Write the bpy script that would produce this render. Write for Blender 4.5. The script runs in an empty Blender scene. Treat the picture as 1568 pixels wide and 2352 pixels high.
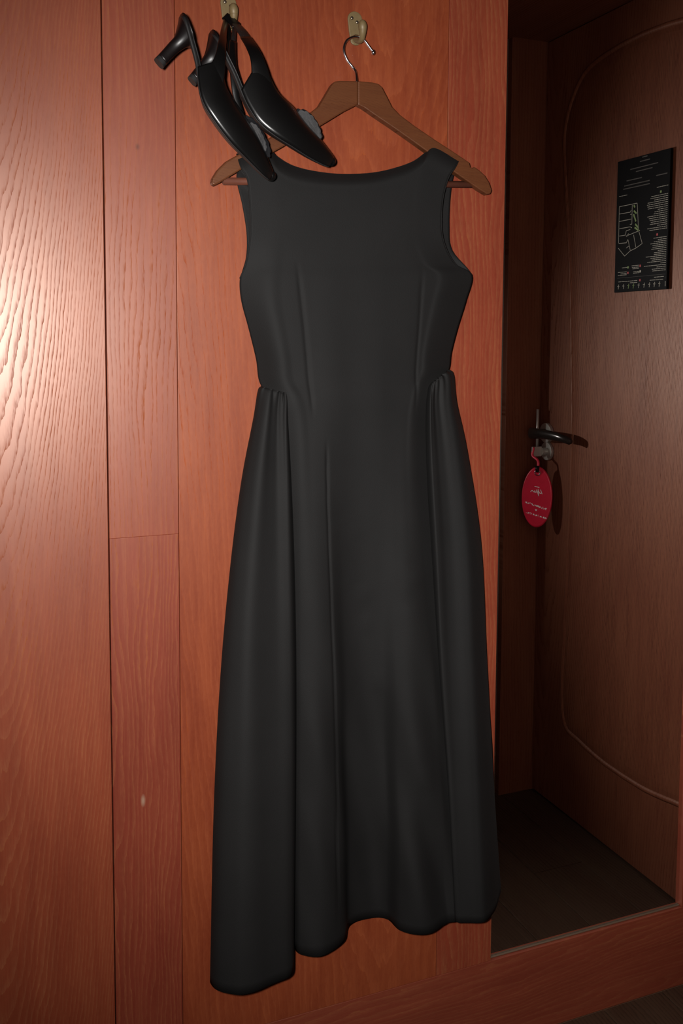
import bpy, bmesh, math, random
from mathutils import Vector, Matrix, noise

# ------------------------------------------------------------------ camera
scene = bpy.context.scene
COL = scene.collection
CAM = Vector((0.0, -1.35, 1.2408))
yaw, pitch, roll = math.radians(22.11), math.radians(-4.47), math.radians(0.29)
fwd = Vector((math.sin(yaw) * math.cos(pitch), math.cos(yaw) * math.cos(pitch), math.sin(pitch)))
rgt = Vector((math.cos(yaw), -math.sin(yaw), 0.0))
upv = rgt.cross(fwd)
cr, sr = math.cos(roll), math.sin(roll)
cx, cy = rgt * cr + upv * sr, upv * cr - rgt * sr
cam = bpy.data.cameras.new('camera')
cam_ob = bpy.data.objects.new('camera', cam)
COL.objects.link(cam_ob)
cam_ob.matrix_world = Matrix(((cx.x, cy.x, -fwd.x, CAM.x), (cx.y, cy.y, -fwd.y, CAM.y),
                              (cx.z, cy.z, -fwd.z, CAM.z), (0, 0, 0, 1)))
cam.sensor_fit = 'VERTICAL'
cam.sensor_height = 36.0
cam.sensor_width = 24.0
cam.lens = 2159.0 / 2352.0 * 36.0
cam.shift_y = -228.0 / 2352.0          # the photograph is a crop: its optical centre is above the middle
cam.clip_start = 0.01
scene.camera = cam_ob

# ------------------------------------------------------------------ world, flash, exposure
world = bpy.data.worlds.new('world')
scene.world = world
world.use_nodes = True
world.node_tree.nodes['Background'].inputs[0].default_value = (1.0, 0.8, 0.65, 1)
world.node_tree.nodes['Background'].inputs[1].default_value = 0.0

flash = bpy.data.lights.new('camera_flash_offscreen', 'SPOT')
flash.energy = 136.0
flash.color = (1.0, 0.97, 0.94)
flash.spot_size = math.radians(91)
flash.spot_blend = 1.0
flash.shadow_soft_size = 0.014
flash_ob = bpy.data.objects.new('camera_flash_offscreen', flash)
COL.objects.link(flash_ob)
flash_ob.matrix_world = Matrix.Rotation(math.radians(-4), 4, 'Z') @ cam_ob.matrix_world @ Matrix.Rotation(math.radians(-3.2), 4, 'X')
flash_ob.location = CAM - cx * 0.038 + cy * 0.02

scene.view_settings.view_transform = 'Standard'
scene.view_settings.look = 'None'
scene.view_settings.gamma = 1.0
scene.view_settings.use_curve_mapping = False
scene.view_settings.exposure = 0.0

# ------------------------------------------------------------------ measured outlines, in metres
T = {
    'front': [[(0.371,-0.039,1.5012),(0.4085,-0.039,1.52),(0.4321,-0.039,1.501),(0.4588,-0.039,1.4894),(0.4995,-0.039,1.4841),(0.5411,-0.039,1.4845),(0.5909,-0.039,1.4912),(0.6418,-0.039,1.5078),(0.6676,-0.039,1.5247),(0.6862,-0.039,1.5413),(0.7293,-0.039,1.5229)],[(0.3729,-0.0545,1.48),(0.4086,-0.0545,1.496),(0.431,-0.0545,1.4811),(0.4564,-0.0545,1.4722),(0.495,-0.0545,1.4689),(0.5345,-0.0545,1.47),(0.5816,-0.0545,1.4765),(0.6299,-0.0545,1.4911),(0.6543,-0.0545,1.5054),(0.6719,-0.0545,1.5192),(0.7126,-0.0545,1.5051)],[(0.3816,-0.0554,1.4642),(0.4147,-0.0566,1.4764),(0.4356,-0.0571,1.4652),(0.4593,-0.0574,1.4586),(0.4954,-0.0576,1.4563),(0.5323,-0.0576,1.4575),(0.5764,-0.0576,1.4628),(0.6215,-0.0573,1.4741),(0.6445,-0.057,1.4852),(0.6611,-0.0566,1.4958),(0.6995,-0.0555,1.4857)],[(0.3853,-0.0554,1.4294),(0.4168,-0.0578,1.4359),(0.4368,-0.0587,1.4308),(0.4594,-0.0593,1.4281),(0.4939,-0.0597,1.4278),(0.5293,-0.0598,1.4292),(0.5714,-0.0597,1.4327),(0.6148,-0.0591,1.4393),(0.637,-0.0584,1.4452),(0.6531,-0.0578,1.4508),(0.6903,-0.0555,1.447)],[(0.3859,-0.0553,1.387),(0.4171,-0.0589,1.3894),(0.4369,-0.0603,1.3879),(0.4594,-0.0612,1.3873),(0.4939,-0.0618,1.3876),(0.5293,-0.0619,1.3887),(0.5715,-0.0618,1.3905),(0.6151,-0.0609,1.3935),(0.6376,-0.0599,1.3959),(0.6539,-0.0589,1.3981),(0.6918,-0.0555,1.3977)],[(0.3805,-0.049,1.3476),(0.4122,-0.06,1.3481),(0.4336,-0.0618,1.3488),(0.4579,-0.0631,1.3496),(0.4953,-0.0639,1.351),(0.5337,-0.0641,1.3525),(0.5797,-0.0639,1.3543),(0.6274,-0.0627,1.3562),(0.6521,-0.0614,1.3572),(0.6701,-0.06,1.358),(0.7157,-0.049,1.3606)],[(0.3737,-0.043,1.3263),(0.4073,-0.0611,1.3267),(0.431,-0.0634,1.3276),(0.4579,-0.065,1.3287),(0.4996,-0.0661,1.3305),(0.5425,-0.0662,1.3323),(0.5941,-0.066,1.3345),(0.6477,-0.0645,1.3369),(0.6756,-0.0628,1.3382),(0.6961,-0.0611,1.3392),(0.7512,-0.043,1.3425)],[(0.3764,-0.04,1.2956),(0.4077,-0.0623,1.2954),(0.4305,-0.065,1.2958),(0.4565,-0.0669,1.2962),(0.4968,-0.0682,1.297),(0.5384,-0.0684,1.2978),(0.5883,-0.0681,1.2988),(0.6404,-0.0663,1.2999),(0.6676,-0.0643,1.3006),(0.6876,-0.0623,1.301),(0.7434,-0.04,1.303)],[(0.388,-0.038,1.2553),(0.4157,-0.0634,1.2553),(0.4367,-0.0666,1.2555),(0.4608,-0.0688,1.2557),(0.4982,-0.0703,1.256),(0.5368,-0.0705,1.2564),(0.5832,-0.0702,1.2568),(0.6316,-0.0681,1.2572),(0.657,-0.0658,1.2575),(0.6757,-0.0634,1.2577),(0.7297,-0.038,1.2583)],[(0.3997,-0.036,1.2113),(0.4245,-0.0634,1.2129),(0.4443,-0.0666,1.2135),(0.4669,-0.0688,1.2143),(0.502,-0.0703,1.2153),(0.5382,-0.0705,1.2164),(0.5816,-0.0702,1.2176),(0.627,-0.0681,1.2189),(0.6507,-0.0658,1.2195),(0.6683,-0.0634,1.2199),(0.7205,-0.036,1.2206)],[(0.4056,-0.036,1.1763),(0.4294,-0.0634,1.1794),(0.4485,-0.0666,1.1807),(0.4704,-0.0688,1.182),(0.5044,-0.0703,1.1839),(0.5395,-0.0705,1.1858),(0.5815,-0.0702,1.1881),(0.6254,-0.0681,1.1903),(0.6484,-0.0658,1.1914),(0.6654,-0.0634,1.1922),(0.7162,-0.036,1.1931)],[(0.4216,-0.055,1.1486),(0.4442,-0.0703,1.1516),(0.4616,-0.0717,1.1529),(0.4813,-0.0726,1.1544),(0.5105,-0.0733,1.1565),(0.5409,-0.0736,1.1586),(0.577,-0.0733,1.1611),(0.614,-0.0723,1.1635),(0.6334,-0.0715,1.1648),(0.6479,-0.0705,1.1657),(0.6862,-0.0553,1.1669)],[(0.4323,-0.055,1.1103),(0.452,-0.0703,1.1128),(0.4684,-0.072,1.1136),(0.4871,-0.0726,1.1144),(0.5135,-0.0725,1.1155),(0.5415,-0.0725,1.1166),(0.5741,-0.0726,1.1178),(0.607,-0.0725,1.1191),(0.625,-0.0721,1.1197),(0.6394,-0.071,1.1202),(0.6743,-0.0562,1.1198)],[(0.4378,-0.055,1.0365),(0.4552,-0.0703,1.039),(0.4722,-0.0731,1.0394),(0.4921,-0.0727,1.0396),(0.5173,-0.07,1.0396),(0.5451,-0.0691,1.0397),(0.5757,-0.0704,1.0401),(0.6052,-0.0731,1.0405),(0.6233,-0.0742,1.0407),(0.64,-0.0725,1.0406),(0.6726,-0.0588,1.0386)],[(0.4435,-0.0549,0.9064),(0.4581,-0.0704,0.9097),(0.4772,-0.0755,0.9106),(0.5007,-0.0727,0.9107),(0.5251,-0.0647,0.9101),(0.5544,-0.0619,0.91),(0.5834,-0.0657,0.9105),(0.6081,-0.0742,0.9113),(0.6274,-0.0784,0.9118),(0.6491,-0.0758,0.9116),(0.6791,-0.0644,0.9088)],[(0.4473,-0.0548,0.741),(0.4584,-0.0707,0.7436),(0.4808,-0.079,0.7439),(0.5098,-0.0726,0.7434),(0.534,-0.0567,0.742),(0.5661,-0.0511,0.7411),(0.5932,-0.0585,0.7407),(0.6117,-0.0758,0.7408),(0.6326,-0.0847,0.7406),(0.662,-0.0809,0.7398),(0.6886,-0.0729,0.7363)],[(0.4498,-0.0547,0.5383),(0.4573,-0.0712,0.5392),(0.4838,-0.0828,0.5381),(0.5194,-0.0724,0.5369),(0.5435,-0.048,0.5359),(0.5793,-0.0393,0.5343),(0.6048,-0.0507,0.5328),(0.6169,-0.0773,0.5316),(0.6402,-0.0914,0.5302),(0.6784,-0.0865,0.5285),(0.7016,-0.0822,0.5256)],[(0.4523,-0.0546,0.3126),(0.4568,-0.0718,0.3126),(0.4868,-0.0859,0.3126),(0.5279,-0.0723,0.3126),(0.5518,-0.0412,0.3126),(0.5906,-0.03,0.3126),(0.6148,-0.0445,0.3126),(0.6217,-0.0784,0.3126),(0.6469,-0.0966,0.3126),(0.6923,-0.091,0.3126),(0.7128,-0.0895,0.3126)]],
    'sideL': [[(0.4161,-0.02,1.1695),(0.408,-0.034,1.1712),(0.405,-0.046,1.1717),(0.4042,-0.058,1.1716),(0.4072,-0.062,1.1707),(0.4123,-0.064,1.1693),(0.4178,-0.066,1.1678),(0.4247,-0.067,1.166),(0.4301,-0.067,1.1646),(0.4341,-0.066,1.1636),(0.4391,-0.06,1.1625),(0.443,-0.056,1.1616)],[(0.4112,-0.0202,1.1624),(0.4024,-0.035,1.1643),(0.3995,-0.0471,1.1648),(0.3992,-0.0592,1.1647),(0.4029,-0.0634,1.1636),(0.4089,-0.0655,1.1621),(0.4154,-0.0675,1.1604),(0.4235,-0.0683,1.1583),(0.4298,-0.0682,1.1566),(0.4345,-0.0669,1.1555),(0.44,-0.0604,1.1542),(0.4446,-0.0559,1.1531)],[(0.4049,-0.0207,1.1236),(0.3949,-0.0376,1.1259),(0.3921,-0.05,1.1268),(0.3922,-0.0622,1.1273),(0.3965,-0.067,1.1268),(0.4033,-0.0695,1.1258),(0.4109,-0.0714,1.1247),(0.4204,-0.0718,1.1232),(0.4276,-0.0713,1.122),(0.433,-0.0694,1.1211),(0.4393,-0.0616,1.1198),(0.4447,-0.0555,1.1187)],[(0.3891,-0.0218,1.0341),(0.3761,-0.0428,1.038),(0.3736,-0.0556,1.0398),(0.3753,-0.0682,1.0411),(0.382,-0.074,1.0412),(0.3917,-0.0773,1.0406),(0.4031,-0.0789,1.0397),(0.4169,-0.0785,1.0384),(0.4273,-0.0773,1.0373),(0.4347,-0.0741,1.0362),(0.4431,-0.0638,1.0343),(0.4504,-0.0549,1.0326)],[(0.373,-0.0232,0.9051),(0.3566,-0.0501,0.913),(0.3544,-0.0636,0.9156),(0.3575,-0.0768,0.9175),(0.367,-0.084,0.9177),(0.3796,-0.0883,0.9169),(0.3953,-0.0897,0.9156),(0.4139,-0.0881,0.9134),(0.4271,-0.0859,0.9117),(0.4365,-0.0808,0.9099),(0.4466,-0.067,0.9067),(0.4558,-0.054,0.9038)],[(0.359,-0.025,0.7425),(0.3393,-0.0588,0.7567),(0.337,-0.0732,0.7595),(0.3414,-0.0869,0.7615),(0.3535,-0.0959,0.7616),(0.3685,-0.1015,0.7609),(0.3884,-0.1026,0.7594),(0.4114,-0.0995,0.757),(0.4267,-0.0961,0.7552),(0.4372,-0.0888,0.7532),(0.4481,-0.0708,0.7497),(0.4586,-0.0529,0.7464)],[(0.3487,-0.0267,0.544),(0.3264,-0.0675,0.5677),(0.3239,-0.0827,0.5691),(0.3288,-0.097,0.5699),(0.3432,-0.1078,0.5695),(0.3595,-0.1146,0.5685),(0.3829,-0.1154,0.567),(0.409,-0.1109,0.5651),(0.4252,-0.1063,0.5637),(0.436,-0.0968,0.5626),(0.4468,-0.0746,0.5607),(0.4576,-0.0518,0.5589)],[(0.336,-0.028,0.3126),(0.3174,-0.074,0.3126),(0.3147,-0.0899,0.3126),(0.3198,-0.1047,0.3126),(0.3357,-0.1168,0.3126),(0.3527,-0.1245,0.3126),(0.3784,-0.125,0.3126),(0.4064,-0.1195,0.3126),(0.4229,-0.114,0.3126),(0.4335,-0.1028,0.3126),(0.4437,-0.0774,0.3126),(0.4543,-0.0509,0.3126)]],
    'sideR': [[(0.7214,-0.02,1.1907),(0.7173,-0.034,1.1937),(0.7099,-0.046,1.1935),(0.7008,-0.058,1.1921),(0.6938,-0.064,1.1896),(0.6874,-0.068,1.1867),(0.6812,-0.071,1.1836),(0.6748,-0.073,1.1798),(0.6695,-0.074,1.1764),(0.6678,-0.072,1.1743),(0.6697,-0.064,1.1722)],[(0.7288,-0.0201,1.1814),(0.726,-0.0341,1.1847),(0.718,-0.0463,1.1845),(0.7076,-0.0587,1.1831),(0.6989,-0.065,1.1805),(0.6908,-0.0689,1.1775),(0.6829,-0.0718,1.1741),(0.6744,-0.0736,1.1702),(0.6673,-0.0744,1.1666),(0.6645,-0.0723,1.1643),(0.6657,-0.0641,1.1621)],[(0.7339,-0.0202,1.1383),(0.7322,-0.0342,1.1409),(0.7236,-0.047,1.1415),(0.7119,-0.0601,1.1414),(0.7018,-0.067,1.1402),(0.6925,-0.0708,1.1387),(0.6835,-0.0733,1.1369),(0.6738,-0.0747,1.1347),(0.6657,-0.0753,1.1327),(0.6623,-0.0729,1.1313),(0.6632,-0.0642,1.1296)],[(0.7529,-0.0204,1.0564),(0.7533,-0.0344,1.0598),(0.7434,-0.0485,1.0613),(0.7289,-0.0631,1.0623),(0.7153,-0.0713,1.0619),(0.7034,-0.0748,1.0607),(0.692,-0.0766,1.0593),(0.6796,-0.0772,1.0574),(0.6692,-0.0771,1.0557),(0.6646,-0.0742,1.0543),(0.6651,-0.0645,1.0521)],[(0.7788,-0.0208,0.9003),(0.7817,-0.0348,0.9051),(0.77,-0.0511,0.9083),(0.7517,-0.0686,0.9114),(0.7331,-0.0791,0.9127),(0.7186,-0.0821,0.9126),(0.7049,-0.0826,0.9119),(0.6903,-0.0817,0.9108),(0.6786,-0.0804,0.9097),(0.6736,-0.0767,0.9085),(0.675,-0.065,0.9056)],[(0.7924,-0.0212,0.7042),(0.796,-0.0352,0.711),(0.7829,-0.054,0.7155),(0.7622,-0.0744,0.7206),(0.7407,-0.0874,0.7242),(0.7261,-0.09,0.7255),(0.7127,-0.089,0.7262),(0.6991,-0.0865,0.7264),(0.6888,-0.0839,0.7263),(0.685,-0.0792,0.7254),(0.6887,-0.0656,0.7222)],[(0.8086,-0.0216,0.4911),(0.8125,-0.0356,0.5008),(0.7982,-0.0568,0.5048),(0.7753,-0.0802,0.5107),(0.751,-0.0957,0.5165),(0.7365,-0.0978,0.5199),(0.7238,-0.0954,0.5229),(0.7116,-0.0913,0.5256),(0.7032,-0.0875,0.5273),(0.7008,-0.0818,0.5274),(0.7072,-0.0662,0.5251)],[(0.802,-0.022,0.3126),(0.828,-0.036,0.3126),(0.8127,-0.0595,0.3126),(0.7876,-0.0857,0.3126),(0.7605,-0.1035,0.3126),(0.746,-0.1051,0.3126),(0.7338,-0.1014,0.3126),(0.7227,-0.0958,0.3126),(0.7161,-0.0908,0.3126),(0.7149,-0.0842,0.3126),(0.7238,-0.0667,0.3126)]],
    'back': [[(0.3761,-0.03,1.4873),(0.3924,-0.03,1.4687),(0.4156,-0.03,1.4518),(0.4768,-0.03,1.4383),(0.5472,-0.03,1.442),(0.6204,-0.03,1.4492),(0.6883,-0.03,1.4738),(0.7152,-0.03,1.4965),(0.7344,-0.03,1.5201)],[(0.3756,-0.02,1.4692),(0.3918,-0.02,1.4579),(0.4147,-0.02,1.4477),(0.4751,-0.02,1.4408),(0.5446,-0.02,1.4451),(0.6167,-0.02,1.4516),(0.6838,-0.02,1.4692),(0.7103,-0.02,1.4843),(0.7294,-0.02,1.4999)],[(0.384,-0.02,1.4339),(0.3996,-0.02,1.4312),(0.4217,-0.02,1.4293),(0.4797,-0.02,1.4309),(0.5464,-0.02,1.4368),(0.6155,-0.02,1.4436),(0.6798,-0.02,1.4538),(0.7053,-0.02,1.4606),(0.7237,-0.02,1.467)],[(0.3904,-0.02,1.3938),(0.4056,-0.02,1.395),(0.4273,-0.02,1.3967),(0.484,-0.02,1.4011),(0.5491,-0.02,1.4061),(0.6165,-0.02,1.4113),(0.6792,-0.02,1.4162),(0.7042,-0.02,1.4181),(0.7222,-0.02,1.4195)],[(0.3896,-0.02,1.3594),(0.4052,-0.02,1.3605),(0.4272,-0.02,1.362),(0.4851,-0.02,1.3659),(0.5515,-0.02,1.3703),(0.6203,-0.02,1.375),(0.6843,-0.02,1.3793),(0.7098,-0.02,1.381),(0.7282,-0.02,1.3823)],[(0.3785,-0.031,1.3271),(0.3991,-0.02,1.3285),(0.4237,-0.02,1.3296),(0.4887,-0.02,1.3322),(0.5635,-0.02,1.3353),(0.6415,-0.02,1.3386),(0.7143,-0.02,1.3416),(0.7434,-0.02,1.3428),(0.7581,-0.031,1.3428)],[(0.3803,-0.031,1.296),(0.4004,-0.02,1.2968),(0.4244,-0.02,1.2973),(0.4875,-0.02,1.2985),(0.5602,-0.02,1.3),(0.6357,-0.02,1.3015),(0.7063,-0.02,1.3029),(0.7344,-0.02,1.3035),(0.7485,-0.031,1.3034)],[(0.3913,-0.031,1.2554),(0.4104,-0.02,1.2557),(0.4328,-0.02,1.2559),(0.4917,-0.02,1.2564),(0.5594,-0.02,1.257),(0.6295,-0.02,1.2576),(0.6949,-0.02,1.2582),(0.7209,-0.02,1.2584),(0.7336,-0.031,1.2584)],[(0.4024,-0.031,1.2112),(0.4207,-0.02,1.2114),(0.4418,-0.02,1.212),(0.4972,-0.02,1.2136),(0.5607,-0.02,1.2154),(0.6264,-0.02,1.2174),(0.6875,-0.02,1.2191),(0.7117,-0.02,1.2198),(0.7232,-0.031,1.2205)],[(0.409,-0.031,1.173),(0.4269,-0.02,1.1733),(0.4473,-0.02,1.1745),(0.501,-0.02,1.1777),(0.5624,-0.02,1.1814),(0.6259,-0.02,1.1852),(0.6847,-0.02,1.1887),(0.7081,-0.02,1.1901),(0.719,-0.031,1.1915)],[(0.4042,-0.02,1.1242),(0.4196,-0.02,1.1248),(0.4413,-0.02,1.1256),(0.4982,-0.02,1.1277),(0.5635,-0.02,1.13),(0.6311,-0.02,1.1325),(0.6939,-0.02,1.1348),(0.7189,-0.02,1.1357),(0.7369,-0.02,1.1364)],[(0.3853,-0.02,1.0343),(0.4026,-0.02,1.0341),(0.4272,-0.02,1.0337),(0.4918,-0.02,1.0328),(0.5663,-0.02,1.0318),(0.6438,-0.02,1.0307),(0.7163,-0.02,1.0297),(0.7452,-0.02,1.0293),(0.7661,-0.02,1.029)],[(0.3675,-0.02,0.9051),(0.3866,-0.02,0.9035),(0.4137,-0.02,0.9011),(0.4853,-0.02,0.8949),(0.5681,-0.02,0.8876),(0.6546,-0.02,0.8801),(0.7359,-0.02,0.873),(0.7684,-0.02,0.8702),(0.792,-0.02,0.8681)],[(0.3535,-0.02,0.7417),(0.3737,-0.02,0.739),(0.4024,-0.02,0.7352),(0.4782,-0.02,0.7251),(0.5663,-0.02,0.7134),(0.6586,-0.02,0.7012),(0.7455,-0.02,0.6897),(0.7803,-0.02,0.6851),(0.8056,-0.02,0.6817)],[(0.3431,-0.02,0.5419),(0.3644,-0.02,0.5396),(0.3946,-0.02,0.5363),(0.4746,-0.02,0.5277),(0.5676,-0.02,0.5176),(0.6653,-0.02,0.5071),(0.7574,-0.02,0.4971),(0.7944,-0.02,0.4931),(0.8213,-0.02,0.4902)],[(0.336,-0.022,0.3126),(0.3593,-0.022,0.3126),(0.3919,-0.022,0.3126),(0.4758,-0.022,0.3126),(0.569,-0.022,0.3126),(0.6622,-0.022,0.3126),(0.7461,-0.022,0.3126),(0.7787,-0.022,0.3126),(0.802,-0.022,0.3126)]],
    'hangL': [(0.5536,1.5859),(0.5315,1.5737),(0.4974,1.5514),(0.4639,1.5318),(0.4309,1.5113),(0.4049,1.4959),(0.3792,1.4813),(0.3601,1.469),(0.3444,1.4584),(0.3362,1.4542),(0.3325,1.457),(0.3344,1.4649),(0.3413,1.4761),(0.3539,1.489),(0.3697,1.4986),(0.3984,1.5148),(0.4309,1.5345),(0.4638,1.5551),(0.4798,1.5677),(0.4926,1.5781),(0.5027,1.5946),(0.5114,1.6091),(0.5162,1.6151),(0.5244,1.6172),(0.5534,1.6197)],
    'hangR': [(0.5534,1.6197),(0.5765,1.6202),(0.5857,1.6193),(0.5921,1.6149),(0.6001,1.6024),(0.6088,1.588),(0.6212,1.5777),(0.6454,1.5638),(0.6827,1.5449),(0.7131,1.5303),(0.7394,1.5171),(0.7425,1.5153),(0.7441,1.5088),(0.7488,1.5078),(0.7511,1.51),(0.7598,1.5052),(0.7701,1.4979),(0.7781,1.4877),(0.7831,1.4759),(0.7809,1.4703),(0.7746,1.4693),(0.7603,1.4758),(0.7368,1.4883),(0.7059,1.5047),(0.6717,1.5251),(0.6383,1.5432),(0.6091,1.5587),(0.5804,1.5733),(0.5634,1.5824),(0.5536,1.5859)],
    'hook': [(0.5543,-0.039,1.619),(0.5548,-0.036,1.6292),(0.5551,-0.03,1.6389),(0.5496,-0.028,1.6464),(0.5433,-0.028,1.6533),(0.5383,-0.028,1.664),(0.5383,-0.028,1.6728),(0.5424,-0.028,1.6814),(0.5501,-0.028,1.6867),(0.5577,-0.028,1.6889),(0.5662,-0.028,1.688),(0.5719,-0.028,1.6843),(0.5776,-0.028,1.678),(0.5819,-0.028,1.6735),(0.5855,-0.028,1.6695)],
    'bar': [(0.3514,-0.036,1.4628),(0.7629,-0.036,1.4848)],
    'hk2': [(0.565,0.0,1.7343),(0.5773,0.0,1.7244),(0.5768,0.0,1.6954),(0.5589,0.0,1.6932),(0.5544,0.0,1.7214),(0.5601,0.0,1.7247),(0.5694,0.0,1.7202)],
    'hk2knob': (0.5645,-0.035,1.7015),
    'hk1knob': (0.3679,-0.035,1.6987),
    'hk1': [(0.3693,0.0,1.7019)],
    'shoe1': {'yc': -0.118,'edge': 1.35,'sole': [(0.3929,-0.118,1.4554),(0.3825,-0.118,1.4622),(0.3619,-0.118,1.4797),(0.3369,-0.118,1.5021),(0.3146,-0.118,1.5289),(0.3031,-0.118,1.5479),(0.2986,-0.118,1.5702),(0.2976,-0.118,1.5867),(0.2943,-0.118,1.6028),(0.2887,-0.118,1.6225),(0.2831,-0.118,1.6415),(0.2776,-0.118,1.6539)],'top': [(0.399,-0.118,1.4651),(0.3929,-0.118,1.4785),(0.3813,-0.118,1.5029),(0.3668,-0.118,1.5257),(0.3466,-0.118,1.5498),(0.3342,-0.118,1.5671),(0.3302,-0.118,1.5846),(0.3261,-0.118,1.5981)],'w': [0.007,0.014,0.022,0.031,0.035,0.033,0.029,0.026],'po': [90,90,90,88,72,60,52,46],'seatw': [0.025,0.026,0.026,0.018],'heel': [((0.282,-0.118,1.637),(0.0078,0.0,-0.0188),0.024),((0.2779,-0.118,1.63),(0.0067,0.0,-0.0123),0.019),((0.2722,-0.118,1.6205),(0.0062,0.0,-0.0069),0.013),((0.2648,-0.118,1.6131),(0.0056,0.0,-0.0059),0.0095),((0.2557,-0.118,1.6028),(0.0053,0.0,-0.0054),0.0085),((0.2495,-0.118,1.5956),(0.0053,0.0,-0.0054),0.0085)],'straps': [{'path': [(0.311,-0.142,1.5684),(0.316,-0.143,1.585),(0.3215,-0.138,1.6033),(0.3281,-0.122,1.625),(0.3405,-0.085,1.654),(0.3585,-0.03,1.6866)],'w': [0.0263,0.0206,0.0137,0.0109,0.0086,0.0074],'part': 'sling_strap'},{'path': [(0.3641,-0.09,1.5451),(0.3569,-0.088,1.5662),(0.3539,-0.088,1.586),(0.353,-0.085,1.6097),(0.3552,-0.075,1.6299),(0.3595,-0.062,1.6485)],'w': [0.0057,0.0086,0.0097,0.0097,0.0097,0.0091],'part': 'sling_strap'},{'path': [(0.3595,-0.062,1.6468),(0.3636,-0.052,1.6606),(0.3711,-0.03,1.681)],'w': [0.0069,0.0063,0.0063],'part': 'elastic'}],'flower': [(0.3743,-0.121,1.5086),(0.3852,-0.121,1.4912),(0.3816,-0.119,1.5142)]},
    'shoe2': {'yc': -0.088,'edge': 1.0,'sole': [(0.4908,-0.088,1.486),(0.4816,-0.088,1.4872),(0.4593,-0.088,1.4957),(0.431,-0.088,1.5096),(0.4056,-0.088,1.5223),(0.3857,-0.088,1.5364),(0.3715,-0.088,1.556),(0.363,-0.088,1.5743),(0.3539,-0.088,1.5947),(0.3431,-0.088,1.6147),(0.333,-0.088,1.6329),(0.3241,-0.088,1.6465)],'top': [(0.4981,-0.088,1.4981),(0.4914,-0.088,1.506),(0.4762,-0.088,1.5223),(0.4592,-0.088,1.5376),(0.4348,-0.088,1.5615),(0.4132,-0.088,1.5782),(0.3995,-0.088,1.6013),(0.3896,-0.088,1.6188)],'w': [0.007,0.014,0.022,0.031,0.035,0.033,0.029,0.026],'po': [90,90,90,88,72,60,52,46],'seatw': [0.025,0.026,0.026,0.018],'heel': [((0.3294,-0.088,1.6302),(0.0083,0.0,-0.0195),0.024),((0.3252,-0.088,1.6217),(0.0071,0.0,-0.0128),0.019),((0.3204,-0.088,1.6127),(0.0065,0.0,-0.0078),0.012),((0.3132,-0.088,1.6045),(0.0053,0.0,-0.0057),0.0085),((0.3048,-0.088,1.5939),(0.005,0.0,-0.0051),0.0075),((0.2989,-0.088,1.586),(0.005,0.0,-0.0051),0.0075)],'straps': [{'path': [(0.3845,-0.112,1.5834),(0.3818,-0.113,1.5999),(0.3782,-0.111,1.6159),(0.3749,-0.1,1.6322),(0.3723,-0.08,1.6502)],'w': [0.03,0.0228,0.018,0.0162,0.015],'part': 'sling_strap'},{'path': [(0.3735,-0.08,1.6486),(0.3699,-0.065,1.6635),(0.3681,-0.045,1.6774)],'w': [0.0126,0.012,0.0114],'part': 'elastic'},{'path': [(0.3694,-0.045,1.6758),(0.3638,-0.036,1.6848),(0.3567,-0.03,1.6917)],'w': [0.0132,0.0126,0.012],'part': 'sling_strap'},{'path': [(0.3848,-0.06,1.5665),(0.3729,-0.058,1.5865),(0.3648,-0.056,1.6097),(0.3611,-0.054,1.6275),(0.3593,-0.045,1.6533),(0.3618,-0.02,1.6876)],'w': [0.006,0.0084,0.009,0.009,0.0084,0.0078],'part': 'sling_strap'}],'flower': [(0.4571,-0.092,1.5348),(0.4728,-0.092,1.5153),(0.4702,-0.09,1.5441)]},
    'dpanel': [(-0.6311,0.3117),(-0.6266,0.4876),(-0.6155,0.7758),(-0.6134,1.0002),(-0.6187,1.1329),(-0.6375,1.4186),(-0.6616,1.6065),(-0.6761,1.7393),(-0.6657,1.8021),(-0.6421,1.8483),(-0.6115,1.8832),(-0.5844,1.8993)],
    'lever': [(1.385,-0.7135,0.9912),(1.385,-0.6352,0.9988),(1.385,-0.5649,1.0024)],
    'rose': (1.4395,-0.7223,0.9966),
    'lock': (1.42,-0.6844,0.9552),
    'rod': (-0.7305,1.059,0.938),
    'tag': [(1.392,-0.6969,0.9115),(1.392,-0.6959,0.8312),(1.392,-0.6949,0.7518)],
    'strike': [(1.4395,-0.7752,1.0553),(1.4395,-0.7685,0.9321)],
    'plan': [(-0.4392,1.5504,-0.3768,1.5507),(-0.4392,1.5504,-0.438,1.4661),(-0.4385,1.5335,-0.3999,1.5334),(-0.4378,1.5166,-0.3958,1.5172),(-0.437,1.4997,-0.3973,1.5001),(-0.4363,1.4828,-0.4151,1.483),(-0.4368,1.466,-0.4096,1.4651),(-0.3937,1.5484,-0.393,1.5056),(-0.3768,1.5507,-0.3696,1.4897),(-0.3696,1.4897,-0.3559,1.4586),(-0.4126,1.4805,-0.365,1.4885),(-0.3862,1.4809,-0.3769,1.4516),(-0.4053,1.4722,-0.3961,1.4472),(-0.4387,1.4554,-0.4153,1.4352),(-0.4153,1.4352,-0.3961,1.4457),(-0.3961,1.4457,-0.3768,1.4501),(-0.3768,1.4501,-0.3559,1.4586),(-0.4151,1.4823,-0.412,1.4926),(-0.412,1.4926,-0.3982,1.4941),(-0.4102,1.4788,-0.4036,1.4857),(-0.393,1.5056,-0.3998,1.5056),(-0.3999,1.5334,-0.3967,1.5375),(-0.3997,1.5282,-0.3928,1.5281),(-0.3996,1.5003,-0.3926,1.4973),(-0.4103,1.453,-0.4023,1.4568),(-0.4108,1.4652,-0.4053,1.4722)],
    'green': [(-0.388,1.5477,-0.3843,1.542),(-0.3874,1.5349,-0.378,1.5278),(-0.3882,1.5275,-0.3795,1.5101),(-0.3815,1.5044,-0.371,1.4958),(-0.3835,1.4971,-0.3673,1.4879)],
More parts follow.
